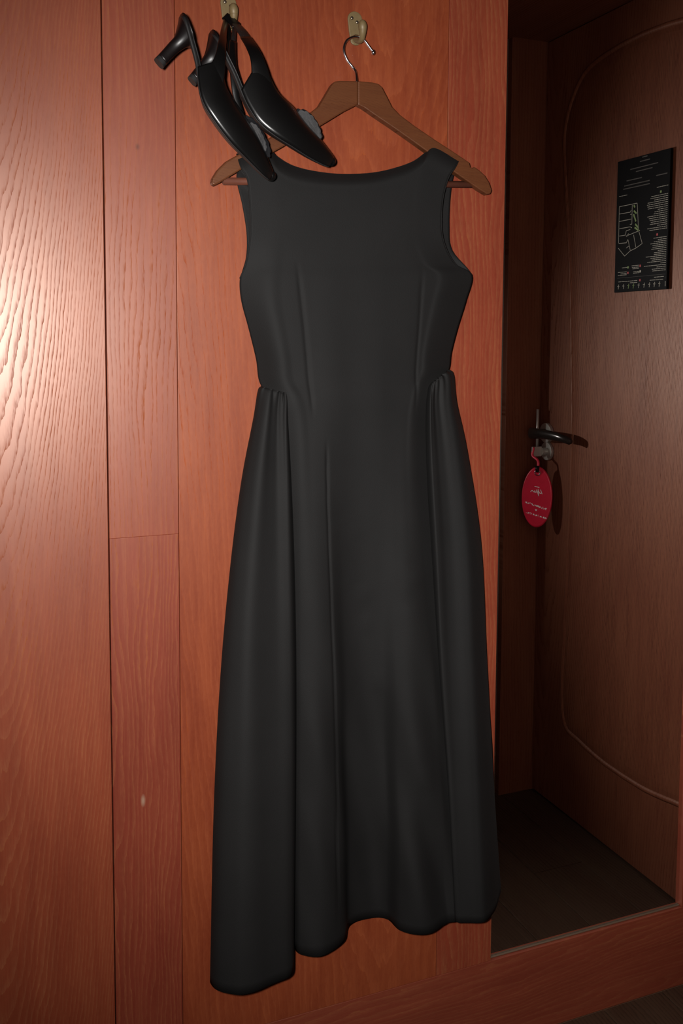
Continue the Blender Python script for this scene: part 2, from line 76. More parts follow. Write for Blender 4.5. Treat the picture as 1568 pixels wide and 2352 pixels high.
    'text': [(-0.3134,1.5764,-0.2717,1.5766),(-0.3308,1.5593,-0.2729,1.558),(-0.335,1.555,-0.2728,1.5537),(-0.3218,1.5504,-0.2727,1.5495),(-0.3433,1.5463,-0.2726,1.5452),(-0.3453,1.5419,-0.2726,1.5409),(-0.3429,1.5375,-0.2725,1.5366),(-0.3405,1.533,-0.2724,1.5323),(-0.308,1.5284,-0.2723,1.5281),(-0.3185,1.5241,-0.2723,1.5238),(-0.3204,1.5197,-0.2722,1.5195),(-0.3441,1.5154,-0.2721,1.5152),(-0.3373,1.511,-0.272,1.5109),(-0.3328,1.5066,-0.272,1.5066),(-0.3326,1.5021,-0.2719,1.5024),(-0.3324,1.4977,-0.2718,1.4981),(-0.3086,1.4935,-0.2717,1.4938),(-0.3407,1.4888,-0.2717,1.4895),(-0.3361,1.4845,-0.2716,1.4852),(-0.3213,1.4674,-0.2717,1.466),(-0.3072,1.463,-0.2717,1.462),(-0.3177,1.4592,-0.2717,1.4581),(-0.3283,1.4555,-0.2717,1.4542),(-0.3216,1.4513,-0.2716,1.4502),(-0.3214,1.4473,-0.2716,1.4463),(-0.3256,1.4433,-0.2716,1.4423),(-0.3039,1.4389,-0.2716,1.4384),(-0.3187,1.4351,-0.2716,1.4344),(-0.3164,1.4311,-0.2716,1.4305),(-0.3423,1.4273,-0.2716,1.4266),(-0.3268,1.4231,-0.2716,1.4226),(-0.3245,1.4191,-0.2715,1.4187),(-0.3374,1.4151,-0.2715,1.4147),(-0.2942,1.4109,-0.2715,1.4108),(-0.348,1.407,-0.2715,1.4068),(-0.3066,1.4029,-0.2715,1.4029),(-0.3214,1.3988,-0.2715,1.3989),(-0.3191,1.3948,-0.2715,1.395),(-0.4427,1.5753,-0.412,1.5723),(-0.3911,1.4114,-0.3649,1.4106),(-0.3886,1.4074,-0.3648,1.4067),(-0.3862,1.4042,-0.3646,1.4037),(-0.4236,1.409,-0.4048,1.4085),(-0.4398,1.3993,-0.4067,1.3985),(-0.4278,1.3955,-0.4066,1.395),(-0.4395,1.3924,-0.4064,1.3917),(-0.3859,1.3974,-0.3632,1.3969),(-0.3835,1.3943,-0.3631,1.3938),(-0.4365,1.3775,-0.369,1.3765),(-0.394,1.373,-0.3689,1.3726),(-0.3152,1.3812,-0.2823,1.3806),(-0.3269,1.3753,-0.2841,1.3747)],
    'dim': [(-0.3646,1.6529,-0.347,1.6521),(-0.3719,1.6424,-0.3378,1.6416),(-0.4042,1.6299,-0.3116,1.6294),(-0.3845,1.6223,-0.3294,1.6214),(-0.3167,1.6028,-0.2811,1.6021),(-0.4158,1.6063,-0.3636,1.6051),(-0.4236,1.5969,-0.3367,1.5937),(-0.4268,1.5898,-0.3364,1.5867),(-0.4392,1.3846,-0.2711,1.387)],
    'icons': [(-0.4348,1.366,0),(-0.417,1.366,1),(-0.3995,1.3659,2),(-0.3822,1.3658,2),(-0.3641,1.3658,1),(-0.3462,1.3657,0),(-0.3286,1.3656,1),(-0.3124,1.3655,0),(-0.2963,1.3655,1),(-0.2733,1.3654,1)],
    'dots': [(-0.3604,1.4092,1),(-0.3601,1.3771,1),(-0.402,1.3962,1),(-0.3598,1.3968,0),(-0.4021,1.4086,2),(-0.2749,1.3782,0),(-0.3077,1.4738,1),(-0.3002,1.5656,2)],
    'sign': [(1.434,-0.4524,1.6544),(1.434,-0.2773,1.6506),(1.434,-0.4425,1.3531),(1.434,-0.2662,1.3529)],
}

PI = math.pi

# ------------------------------------------------------------------ helpers
def tag(o, label=None, cat=None, group=None, kind=None):
    if label: o['label'] = label
    if cat: o['category'] = cat
    if group: o['group'] = group
    if kind: o['kind'] = kind
    return o

def empty(name, loc):
    o = bpy.data.objects.new(name, None)
    o.location = loc
    o.empty_display_size = 0.05
    COL.objects.link(o)
    return o

ORG = {}
def org(o):
    if o is None: return Vector((0, 0, 0))
    return ORG.get(o.name, Vector(o.location) if o.parent is None else Vector((0, 0, 0)))

def mesh_obj(name, verts, faces, mat, parent=None, smooth=False, at=None):
    """verts in world metres; the object's own origin goes to `at` (default: parent's origin)"""
    base = Vector(at) if at is not None else org(parent)
    me = bpy.data.meshes.new(name)
    me.from_pydata([tuple(Vector(v) - base) for v in verts], [], faces)
    me.materials.append(mat)
    me.validate()
    bm = bmesh.new(); bm.from_mesh(me)
    bmesh.ops.recalc_face_normals(bm, faces=bm.faces)
    bm.to_mesh(me); bm.free()
    if smooth:
        me.polygons.foreach_set('use_smooth', [True] * len(me.polygons))
    o = bpy.data.objects.new(name, me)
    COL.objects.link(o)
    ORG[o.name] = base
    if parent is not None:
        o.parent = parent
        o.location = base - org(parent)
    else:
        o.location = base
    return o

def bevel(o, w, seg=2, angle=40):
    m = o.modifiers.new('bevel', 'BEVEL'); m.width = w; m.segments = seg
    m.limit_method = 'ANGLE'; m.angle_limit = math.radians(angle)
    return o

def solidify(o, t, off=0.0):
    m = o.modifiers.new('solid', 'SOLIDIFY'); m.thickness = t; m.offset = off
    return o

def subsurf(o, n=1):
    m = o.modifiers.new('subsurf', 'SUBSURF'); m.levels = n; m.render_levels = n
    return o

def smooth_by_angle(o, deg=40):
    me = o.data
    me.polygons.foreach_set('use_smooth', [True] * len(me.polygons))
    me.set_sharp_from_angle(angle=math.radians(deg))
    return o

def box_vf(x0, x1, y0, y1, z0, z1):
    v = [(x, y, z) for x in (x0, x1) for y in (y0, y1) for z in (z0, z1)]
    f = [(0, 1, 3, 2), (4, 6, 7, 5), (0, 4, 5, 1), (2, 3, 7, 6), (0, 2, 6, 4), (1, 5, 7, 3)]
    return v, f

def box(name, x0, x1, y0, y1, z0, z1, mat, parent=None, bev=0.0, at=None):
    v, f = box_vf(x0, x1, y0, y1, z0, z1)
    o = mesh_obj(name, v, f, mat, parent, at=at)
    if bev: bevel(o, bev, 2)
    return o

def prism(name, outline, axis, a0, a1, mat, parent=None, bev=0.0, at=None):
    """outline of 2-D points pushed along an axis: 'y' -> points are (x,z); 'x' -> points are (y,z)"""
    n = len(outline)
    def P(p, a):
        return (p[0], a, p[1]) if axis == 'y' else (a, p[0], p[1])
    v = [P(p, a0) for p in outline] + [P(p, a1) for p in outline]
    f = [tuple(range(n)), tuple(range(2 * n - 1, n - 1, -1))]
    f += [(i, (i + 1) % n, n + (i + 1) % n, n + i) for i in range(n)]
    o = mesh_obj(name, v, f, mat, parent, at=at)
    if bev: bevel(o, bev, 2, 35)
    return o

def loft(name, rings, mat, parent=None, closed=True, caps=True, smooth=True, at=None):
    v, f, n = [], [], len(rings[0])
    for r in rings: v += [tuple(p) for p in r]
    for i in range(len(rings) - 1):
        for j in range(n if closed else n - 1):
            k = (j + 1) % n
            f.append((i * n + j, i * n + k, (i + 1) * n + k, (i + 1) * n + j))
    if caps and closed:
        f.append(tuple(range(n - 1, -1, -1)))
        b = (len(rings) - 1) * n
        f.append(tuple(range(b, b + n)))
    return mesh_obj(name, v, f, mat, parent, smooth, at=at)

def catmull(p0, p1, p2, p3, t):
    return 0.5 * ((2 * p1) + (p2 - p0) * t + (2 * p0 - 5 * p1 + 4 * p2 - p3) * t * t + (3 * p1 - p0 - 3 * p2 + p3) * t ** 3)

def resample(pts, m):
    """Catmull-Rom through the points, m steps to each span"""
    pts = [Vector(p) for p in pts]
    out = []
    n = len(pts)
    for i in range(n - 1):
        a = pts[i - 1] if i else pts[0] * 2 - pts[1]
        d = pts[i + 2] if i + 2 < n else pts[-1] * 2 - pts[-2]
        for k in range(m):
            out.append(catmull(a, pts[i], pts[i + 1], d, k / m))
    out.append(pts[-1])
    return out

def tube(name, path, rad, mat, parent=None, nseg=12, at=None):
    path = [Vector(p) for p in path]
    if not isinstance(rad, (list, tuple)): rad = [rad] * len(path)
    rings, nrm = [], None
    for i, p in enumerate(path):
        t = (path[min(i + 1, len(path) - 1)] - path[max(i - 1, 0)]).normalized()
        if nrm is None:
            nrm = t.orthogonal().normalized()
        nrm = (nrm - t * nrm.dot(t)).normalized()
        b = t.cross(nrm)
        rings.append([p + (nrm * math.cos(2 * PI * k / nseg) + b * math.sin(2 * PI * k / nseg)) * rad[i] for k in range(nseg)])
    return loft(name, rings, mat, parent, at=at)

def ball(name, c, r, mat, parent=None, nu=14, nv=8, axis=None, at=None):
    c = Vector(c); r = Vector(r) if not isinstance(r, (int, float)) else Vector((r, r, r))
    rot = Vector((0, 0, 1)).rotation_difference(Vector(axis)).to_matrix() if axis else Matrix.Identity(3)
    rings = []
    for i in range(nv + 1):
        a = -PI / 2 + PI * (0.02 + 0.96 * i / nv)
        rings.append([c + rot @ Vector((r.x * math.cos(a) * math.cos(2 * PI * k / nu), r.y * math.cos(a) * math.sin(2 * PI * k / nu), r.z * math.sin(a))) for k in range(nu)])
    return loft(name, rings, mat, parent, at=at)

def disc(name, c, n, r, h, mat, parent=None, seg=24, bev=0.0008, at=None):
    c, n = Vector(c), Vector(n).normalized()
    a = n.orthogonal().normalized(); b = n.cross(a)
    rings = [[c + n * d + (a * math.cos(2 * PI * k / seg) + b * math.sin(2 * PI * k / seg)) * r for k in range(seg)] for d in (0, h)]
    o = loft(name, rings, mat, parent, smooth=False, at=at)
    bevel(o, bev, 2); smooth_by_angle(o, 50)
    return o

def ribbon(name, path, widths, thick, mat, parent=None, m=6, at=None):
    """flat strap that lies broadside to the wall (width in XZ, thickness in Y)"""
    pts = resample(path, m)
    ww = [x for x, in [(v.x,) for v in resample([(w, 0, 0) for w in widths], m)]]
    rings = []
    for i, p in enumerate(pts):
        t = (pts[min(i + 1, len(pts) - 1)] - pts[max(i - 1, 0)]).normalized()
        s = t.cross(Vector((0, 1, 0))).normalized()
        d = s.cross(t).normalized()
        h, k = ww[i] / 2, thick / 2
        q = []
        for a, b in ((-1, -.55), (-.86, -1), (.86, -1), (1, -.55), (1, .55), (.86, 1), (-.86, 1), (-1, .55)):
            q.append(p + s * (a * h) + d * (b * k))
        rings.append(q)
    return loft(name, rings, mat, parent, at=at)

# ------------------------------------------------------------------ materials
def new_mat(name):
    m = bpy.data.materials.new(name); m.use_nodes = True
    nt = m.node_tree
    return m, nt, nt.nodes['Principled BSDF']

def plain(name, col, rough=0.5, metal=0.0, spec=0.5, coat=0.0, coat_rough=0.1, sheen=0.0, var=0.0, var_scale=30, bump=0.0, bump_scale=400):
    m, nt, b = new_mat(name)
    b.inputs['Base Color'].default_value = (*col, 1)
    b.inputs['Roughness'].default_value = rough
    b.inputs['Metallic'].default_value = metal
    b.inputs['Specular IOR Level'].default_value = spec
    b.inputs['Coat Weight'].default_value = coat
    b.inputs['Coat Roughness'].default_value = coat_rough
    if sheen:
        b.inputs['Sheen Weight'].default_value = sheen
        b.inputs['Sheen Roughness'].default_value = 0.5
    tc = nt.nodes.new('ShaderNodeTexCoord')
    if var:
        n = nt.nodes.new('ShaderNodeTexNoise'); n.inputs['Scale'].default_value = var_scale; n.inputs['Detail'].default_value = 5
        nt.links.new(tc.outputs['Object'], n.inputs['Vector'])
        mx = nt.nodes.new('ShaderNodeMix'); mx.data_type = 'RGBA'
        mx.inputs[6].default_value = (*[c * (1 - var) for c in col], 1)
        mx.inputs[7].default_value = (*[min(1, c * (1 + var)) for c in col], 1)
        nt.links.new(n.outputs['Fac'], mx.inputs[0]); nt.links.new(mx.outputs[2], b.inputs['Base Color'])
    if bump:
        n = nt.nodes.new('ShaderNodeTexNoise'); n.inputs['Scale'].default_value = bump_scale; n.inputs['Detail'].default_value = 3
        nt.links.new(tc.outputs['Object'], n.inputs['Vector'])
        bp = nt.nodes.new('ShaderNodeBump'); bp.inputs['Strength'].default_value = bump; bp.inputs['Distance'].default_value = 0.001
        nt.links.new(n.outputs['Fac'], bp.inputs['Height']); nt.links.new(bp.outputs[0], b.inputs['Normal'])
    return m

def wood(name, base, line, along='Z', across='X', x0=0.0, d=0.03, K=180.0, p=0.5, slope=20.0, warp=1.2, warp_scale=(6, 1.2),
         contrast=0.6, patch=0.35, rough=0.39, spec=1.0, coat=0.0, coat_rough=0.36, streak=0.45, sharp=3.6, seed=0.0, tint=(0.60, 0.42, 0.44), gap=0.35, spots=()):
    """stained open-pored wood: growth rings cut by the board run straight at the sides and arch about x0;
    the pore lines are paler and matt, the wood between them is redder and lacquered"""
    m, nt, b = new_mat(name)
    N, L = nt.nodes.new, nt.links.new
    tc = N('ShaderNodeTexCoord'); sp = N('ShaderNodeSeparateXYZ'); L(tc.outputs['Object'], sp.inputs[0])
    def math_(op, a, c=None, e=None):
        n = N('ShaderNodeMath'); n.operation = op
        for i, s in enumerate((a, c, e)):
            if s is None: continue
            if isinstance(s, (int, float)): n.inputs[i].default_value = s
            else: L(s, n.inputs[i])
        return n.outputs[0]
    def nz(su, sv, off, detail=2, rough_=0.5):
        c = N('ShaderNodeCombineXYZ')
        L(math_('MULTIPLY', u, su), c.inputs[0]); L(math_('MULTIPLY', v, sv), c.inputs[1]); c.inputs[2].default_value = off + seed
        n = N('ShaderNodeTexNoise'); n.inputs['Scale'].default_value = 1; n.inputs['Detail'].default_value = detail
        n.inputs['Roughness'].default_value = rough_
        L(c.outputs[0], n.inputs['Vector'])
        return n.outputs['Fac']
    def span(x, lo, hi):
        n = N('ShaderNodeMapRange'); n.inputs[1].default_value = lo; n.inputs[2].default_value = hi
        L(x, n.inputs[0]); return n.outputs[0]
    u = math_('SUBTRACT', sp.outputs[across], x0)
    v = sp.outputs[along]
    w1 = math_('MULTIPLY', math_('SUBTRACT', nz(warp_scale[0], warp_scale[1], 0), 0.5), warp * 2)
    w2 = math_('MULTIPLY', math_('SUBTRACT', nz(90, 16, 3, 3), 0.5), 1.1)
    rr = math_('POWER', math_('ADD', math_('MULTIPLY', u, u), d * d), p)
    g = math_('ADD', math_('SUBTRACT', math_('MULTIPLY', rr, K), math_('MULTIPLY', v, slope)), math_('ADD', w1, w2))
    fr = math_('FRACT', g)
    late = math_('MULTIPLY', math_('POWER', fr, sharp), 1.35)                                   # slow rise, sharp end: one growth ring
    # ring to ring and place to place the pores are more or less open
    late = math_('MULTIPLY', late, span(nz(26, 3.0, 23, 3), 0.5 - gap, 0.5 + gap * 0.6))
    pore = span(nz(1100, 75, 7, 2), 0.40, 0.58)
    late = math_('MULTIPLY', late, math_('ADD', math_('MULTIPLY', pore, 0.7), 0.3))
    lc = N('ShaderNodeClamp'); L(late, lc.inputs[0]); late = lc.outputs[0]
    lines = math_('MULTIPLY', late, contrast)
    fine = math_('ADD', math_('MULTIPLY', math_('SUBTRACT', nz(520, 10, 11, 3, 0.65), 0.5), streak * 2), math_('MULTIPLY', math_('SUBTRACT', nz(150, 4, 43, 3, 0.6), 0.42), streak * 1.6))
    cl = N('ShaderNodeClamp'); L(math_('ADD', lines, fine), cl.inputs[0])
    mx = N('ShaderNodeMix'); mx.data_type = 'RGBA'
    mx.inputs[6].default_value = (*base, 1); mx.inputs[7].default_value = (*line, 1)
    L(cl.outputs[0], mx.inputs[0])
    # stain taken up unevenly: darker, redder patches
    mx2 = N('ShaderNodeMix'); mx2.data_type = 'RGBA'; mx2.blend_type = 'MULTIPLY'
    mx2.inputs[7].default_value = (*tint, 1)
    pt = math_('ADD', math_('MULTIPLY', span(nz(8, 2.6, 19, 5, 0.62), 0.36, 0.66), 0.7), math_('ADD', math_('MULTIPLY', span(nz(60, 5, 29, 4, 0.6), 0.38, 0.64), 0.45), math_('MULTIPLY', math_('SUBTRACT', nz(260, 90, 37, 3, 0.7), 0.5), 0.9)))
    pc = N('ShaderNodeClamp'); L(math_('MULTIPLY', pt, patch * 1.6), pc.inputs[0]); L(pc.outputs[0], mx2.inputs[0]); L(mx.outputs[2], mx2.inputs[6])
    colour = mx2.outputs[2]
    for (su, sv, ru, rv, sc) in spots:                                   # knots and scuffs
        a_ = math_('DIVIDE', math_('SUBTRACT', sp.outputs[across], su), ru)
        b_ = math_('DIVIDE', math_('SUBTRACT', v, sv), rv)
        e_ = math_('SQRT', math_('ADD', math_('MULTIPLY', a_, a_), math_('MULTIPLY', b_, b_)))
        k_ = N('ShaderNodeMapRange'); k_.inputs[1].default_value = 1.0; k_.inputs[2].default_value = 0.2; L(e_, k_.inputs[0])
        m3 = N('ShaderNodeMix'); m3.data_type = 'RGBA'; m3.inputs[7].default_value = (*sc, 1)
        L(math_('MULTIPLY', k_.outputs[0], 0.75), m3.inputs[0]); L(colour, m3.inputs[6]); colour = m3.outputs[2]
    L(colour, b.inputs['Base Color'])
    b.inputs['Specular Tint'].default_value = (1.0, 0.74, 0.60, 1)
    L(math_('ADD', math_('MULTIPLY', late, 0.30), rough), b.inputs['Roughness'])
    matt = math_('SUBTRACT', 1.0, math_('MULTIPLY', late, 1.0))
    L(math_('MULTIPLY', matt, spec), b.inputs['Specular IOR Level'])
    L(math_('MULTIPLY', matt, coat), b.inputs['Coat Weight'])
    b.inputs['Coat Roughness'].default_value = coat_rough
    bp = N('ShaderNodeBump'); bp.inputs['Strength'].default_value = 0.02; bp.inputs['Distance'].default_value = 0.0003
    bp.invert = True
    L(late, bp.inputs['Height']); L(bp.outputs[0], b.inputs['Normal'])
    return m

BASE = (0.222, 0.042, 0.0165)
LINE = (0.256, 0.076, 0.031)
M = {}
M['panel_left'] = wood('stained_ash_arched_grain', BASE, LINE, x0=0.032, d=0.03, K=400, p=0.75, slope=22, warp=2.6, warp_scale=(9, 2.4), contrast=1.0, coat=0.30, seed=1)
KNOT, SCUFF = (0.07, 0.012, 0.008), (0.34, 0.22, 0.15)
M['stile'] = wood('stained_ash_straight_grain', (0.215, 0.039, 0.0180), LINE, x0=-0.6, K=135, slope=1.0, warp=3.4, warp_scale=(13, 2.2), contrast=1.0, coat=0.3, seed=5, sharp=3.2, spots=((0.2385, 1.508, 0.004, 0.006, KNOT),))
M['stile_low'] = wood('stained_ash_straight_grain_lower', (0.200, 0.034, 0.0170), LINE, x0=-0.6, K=125, slope=3.0, warp=4.4, warp_scale=(14, 2.6), contrast=1.0, coat=0.2, seed=8, sharp=3.2, spots=((0.2355, 0.560, 0.004, 0.011, SCUFF),))
M['stile_b'] = wood('stained_ash_straight_grain_red', (0.235, 0.042, 0.0190), LINE, x0=0.98, K=120, slope=4.0, warp=4.0, warp_scale=(13, 2.2), contrast=1.2, coat=0.25, seed=9, patch=0.42, sharp=2.2)
M['panel_mid'] = wood('stained_veneer_quiet_grain', (0.246, 0.050, 0.0165), (0.310, 0.080, 0.027), x0=0.62, d=0.08, K=120, p=0.6, slope=10, warp=4.0, warp_scale=(6, 1.8), contrast=0.5, coat=0.2, seed=13, patch=0.44, streak=0.4)
M['rail'] = wood('stained_ash_rail', (0.215, 0.039, 0.0180), LINE, along='X', across='Z', x0=-0.5, K=105, slope=5, warp=4.0, warp_scale=(14, 2.0), contrast=0.8, rough=0.5, coat=0.2, seed=21)
M['door'] = wood('dark_stained_door_leaf', (0.20, 0.066, 0.032), (0.085, 0.026, 0.014), along='Z', across='Y', x0=-0.33, d=0.05, K=120, slope=8, warp=2.4, warp_scale=(8, 1.6), contrast=0.6, rough=0.45, spec=0.5, seed=31)
M['door_panel'] = wood('dark_stained_door_panel', (0.20, 0.066, 0.032), (0.070, 0.020, 0.011), along='Z', across='Y', x0=-0.31, d=0.014, K=230, p=0.7, slope=9, warp=1.8, warp_scale=(9, 2.0), contrast=0.95, rough=0.45, spec=0.5, seed=37)
M['jamb'] = wood('dark_stained_jamb', (0.20, 0.066, 0.032), (0.085, 0.026, 0.014), along='Z', across='X', x0=0.9, K=120, slope=3, warp=2.4, contrast=0.5, rough=0.5, spec=0.4, seed=41)
M['floorwood'] = wood('dark_floor_planks', (0.070, 0.042, 0.026), (0.034, 0.019, 0.012), along='Y', across='X', x0=-0.4, K=120, slope=5, warp=3, contrast=0.7, rough=0.5, spec=0.4, seed=51)
M['core'] = plain('brown_backing_board', (0.16, 0.075, 0.040), 0.8, var=0.15)
M['plaster'] = plain('warm_plaster', (0.30, 0.24, 0.19), 0.9, var=0.06, bump=0.2, bump_scale=120)
M['brown_hanger'] = wood('walnut_hanger', (0.105, 0.036, 0.013), (0.060, 0.019, 0.008), along='X', across='Z', x0=1.2, K=260, slope=70, warp=1.5, warp_scale=(14, 8), contrast=0.55, patch=0.3, rough=0.40, spec=0.5, coat=0.15, seed=61)
M['bar_wood'] = plain('reddish_bar_wood', (0.105, 0.034, 0.020), 0.45, var=0.2, var_scale=60)
M['chrome'] = plain('chrome', (0.66, 0.66, 0.70), 0.18, metal=1.0)
M['steel'] = plain('satin_steel', (0.60, 0.58, 0.52), 0.34, metal=0.65)
M['dark_steel'] = plain('dark_lever_metal', (0.030, 0.022, 0.018), 0.22, metal=0.4, spec=0.6)
M['hook_paint'] = plain('worn_beige_hook_metal', (0.165, 0.115, 0.052), 0.5, metal=0.1, var=0.2, var_scale=160)
M['screw'] = plain('dull_screw', (0.20, 0.16, 0.12), 0.35, metal=0.9)
M['leather'] = plain('black_leather', (0.0030, 0.0028, 0.0028), 0.28, spec=0.55, bump=0.06, bump_scale=1400)
M['sole'] = plain('black_sole_edge', (0.013, 0.012, 0.012), 0.6, spec=0.3)
M['heel'] = plain('black_heel_lacquer', (0.006, 0.004, 0.004), 0.34, spec=0.28)
M['lining'] = plain('black_lining', (0.008, 0.008, 0.008), 0.5, spec=0.25)
M['elastic'] = plain('black_elastic', (0.010, 0.010, 0.010), 0.30, spec=0.6, bump=0.9, bump_scale=1600)
M['felt'] = plain('grey_felt', (0.055, 0.054, 0.055), 0.95, spec=0.1, var=0.25, var_scale=400, bump=0.6, bump_scale=1500)
M['bead'] = plain('black_trim', (0.008, 0.008, 0.009), 0.3, spec=0.6)
M['red_leather'] = plain('red_leather', (0.72, 0.016, 0.050), 0.36, spec=0.5, var=0.12, var_scale=60)
M['white_print'] = plain('white_print', (0.92, 0.86, 0.82), 0.7)
M['black_plate'] = plain('black_sign_plate', (0.006, 0.0055, 0.0055), 0.6, spec=0.06)
M['grey_print'] = plain('grey_print', (0.36, 0.33, 0.27), 0.8)
M['dim_print'] = plain('dim_print', (0.075, 0.065, 0.055), 0.8)
M['green_print'] = plain('green_print', (0.20, 0.27, 0.10), 0.8)
M['red_print'] = plain('red_print', (0.42, 0.07, 0.07), 0.8)
M['bead_strip'] = plain('brown_bead', (0.13, 0.085, 0.055), 0.5, metal=0.2)

def make_fabric():
    m, nt, b = new_mat('black_crepe')
    N, L = nt.nodes.new, nt.links.new
    tc = N('ShaderNodeTexCoord')
    n = N('ShaderNodeTexNoise'); n.inputs['Scale'].default_value = 14; n.inputs['Detail'].default_value = 5
    L(tc.outputs['Object'], n.inputs['Vector'])
    mx = N('ShaderNodeMix'); mx.data_type = 'RGBA'
    mx.inputs[6].default_value = (0.0080, 0.0076, 0.0075, 1); mx.inputs[7].default_value = (0.0110, 0.0104, 0.0103, 1)
    L(n.outputs['Fac'], mx.inputs[0]); L(mx.outputs[2], b.inputs['Base Color'])
    b.inputs['Roughness'].default_value = 0.72
    b.inputs['Specular IOR Level'].default_value = 0.16
    b.inputs['Sheen Weight'].default_value = 0.0
    b.inputs['Sheen Roughness'].default_value = 0.6
    w = N('ShaderNodeTexNoise'); w.inputs['Scale'].default_value = 900; w.inputs['Detail'].default_value = 2
    L(tc.outputs['Object'], w.inputs['Vector'])
    bp = N('ShaderNodeBump'); bp.inputs['Strength'].default_value = 0.25; bp.inputs['Distance'].default_value = 0.0008
    L(w.outputs['Fac'], bp.inputs['Height']); L(bp.outputs[0], b.inputs['Normal'])
    return m
M['fabric'] = make_fabric()

def make_mirror():
    m, nt, b = new_mat('silvered_glass')
    b.inputs['Base Color'].default_value = (0.80, 0.80, 0.80, 1)
    b.inputs['Metallic'].default_value = 1.0
    b.inputs['Roughness'].default_value = 0.0
    return m
M['mirror'] = make_mirror()

# ------------------------------------------------------------------ the room
XR, XN = 1.4395, 1.335             # door plane, and the room wall that the door niche is let into
YJ = -0.765                        # the jamb that returns from the room wall to the door
ZT = 2.016                         # top of the niche
TOPZ = 2.45

# panelled wall: boards on a dark core, thin joints between them
wall_back = box('wall_back', -1.75, 1.62, 0.020, 0.10, 0.0, TOPZ, M['core'], at=(0, 0.06, 0))
tag(wall_back, 'wall clad in reddish brown stained wood panels and stiles', 'wall', kind='structure')
RT, BT = 0.158, 0.0185
def board(name, x0, x1, z0, z1, mat):
    return box(name, x0, x1, 0.0, BT, z0, z1, mat, wall_back, bev=0.0007)
board('wood_panel', -1.75, -0.705, RT, TOPZ, M['panel_mid'])
board('wood_panel', -0.70, 0.1905, RT, TOPZ, M['panel_left'])
board('stile', 0.1922, 0.2918, 0.955, TOPZ, M['stile'])
board('stile', 0.1922, 0.2918, RT, 0.955, M['stile_low'])
board('wood_panel', 0.2924, 0.7278, RT, TOPZ, M['panel_mid'])
board('stile', 0.7286, 0.8355, RT, TOPZ, M['stile_b'])
board('stile', 1.2580, 1.62, RT, TOPZ, M['stile'])
board('bottom_rail', -1.75, 1.62, 0.0, RT - 0.0006, M['rail'])
board('top_rail', 0.8355, 1.2580, 2.20, TOPZ, M['rail'])

mirror = box('wall_mirror', 0.8352, 1.2583, 0.009, 0.0195, 0.1575, 2.2005, M['mirror'], at=(1.043, 0.014, 0.158))
tag(mirror, 'tall plain mirror let into the wooden wall, reflecting a dark wooden door', 'mirror')
box('bottom_bead', 0.8358, 1.2577, 0.0055, 0.009, 0.1578, 0.1598, M['bead_strip'], mirror, bev=0.0008)

floor = box('floor', -1.80, 1.62, -3.2, 0.06, -0.06, -0.014, M['core'], at=(0, -1.5, -0.014))
tag(floor, 'dark wooden plank floor below the mirror', 'floor', kind='structure')
random.seed(4)
pw = 0.1335
xs = 1.2140 + pw * 2
col = 0
while xs > -1.80:
    x1, x0 = min(xs, 1.62), max(xs - pw, -1.80)
    y = 0.0 - (col * 0.41 % 1.2)
    cuts = [0.0] + [c for c in [y - 1.2 * k for k in range(4)] if -3.15 < c < -0.05] + [-3.2]
    for a, b in zip(cuts[:-1], cuts[1:]):
        box('plank', x0 + 0.0008, x1 - 0.0008, b + 0.0008, a - 0.0008, -0.0145, 0.0, M['floorwood'], floor, bev=0.001)
    xs -= pw; col += 1

ceiling = box('ceiling', -1.80, 1.62, -3.2, 0.10, TOPZ, TOPZ + 0.08, M['plaster'], at=(0, -1.5, TOPZ))
tag(ceiling, 'plain ceiling over the wooden wall', 'ceiling', kind='structure')
wl = box('wall_left', -1.88, -1.80, -3.2, 0.10, -0.06, TOPZ, M['plaster'], at=(-1.8, -1.5, 0))
tag(wl, 'plain plastered side wall facing the door', 'wall', kind='structure')
wr = box('wall_front', -1.80, 1.335, -3.28, -3.2, -0.06, TOPZ, M['plaster'], at=(0, -3.2, 0))
tag(wr, 'plain plastered wall facing the wooden panelling', 'wall', kind='structure')
wr = box('wall_right', XN, XN + 0.30, -3.2, YJ - 0.02, 0.0, TOPZ, M['plaster'], at=(XN, -2, 0))
tag(wr, 'plain plastered room wall beside the door niche', 'wall', kind='structure')
jm = box('trim_1', XN, XR + 0.03, YJ - 0.02, YJ, 0.0, ZT + 0.02, M['jamb'], at=(XN, YJ, 0), bev=0.001)
tag(jm, 'dark stained door jamb board beside the door handle', 'door jamb', kind='structure')
sf = box('trim_2', 0.95, XR + 0.03, YJ - 0.02, 0.0, ZT, ZT + 0.02, M['jamb'], at=(XN, -0.4, ZT), bev=0.001)
tag(sf, 'dark stained head board across the top of the door niche', 'door head', kind='structure')
lw = box('wall_upper', XN, XR + 0.10, YJ - 0.02, 0.0, ZT + 0.02, TOPZ, M['plaster'], at=(XN, -0.4, ZT + 0.02))
tag(lw, 'plain wall strip above the wooden door', 'wall', kind='structure')

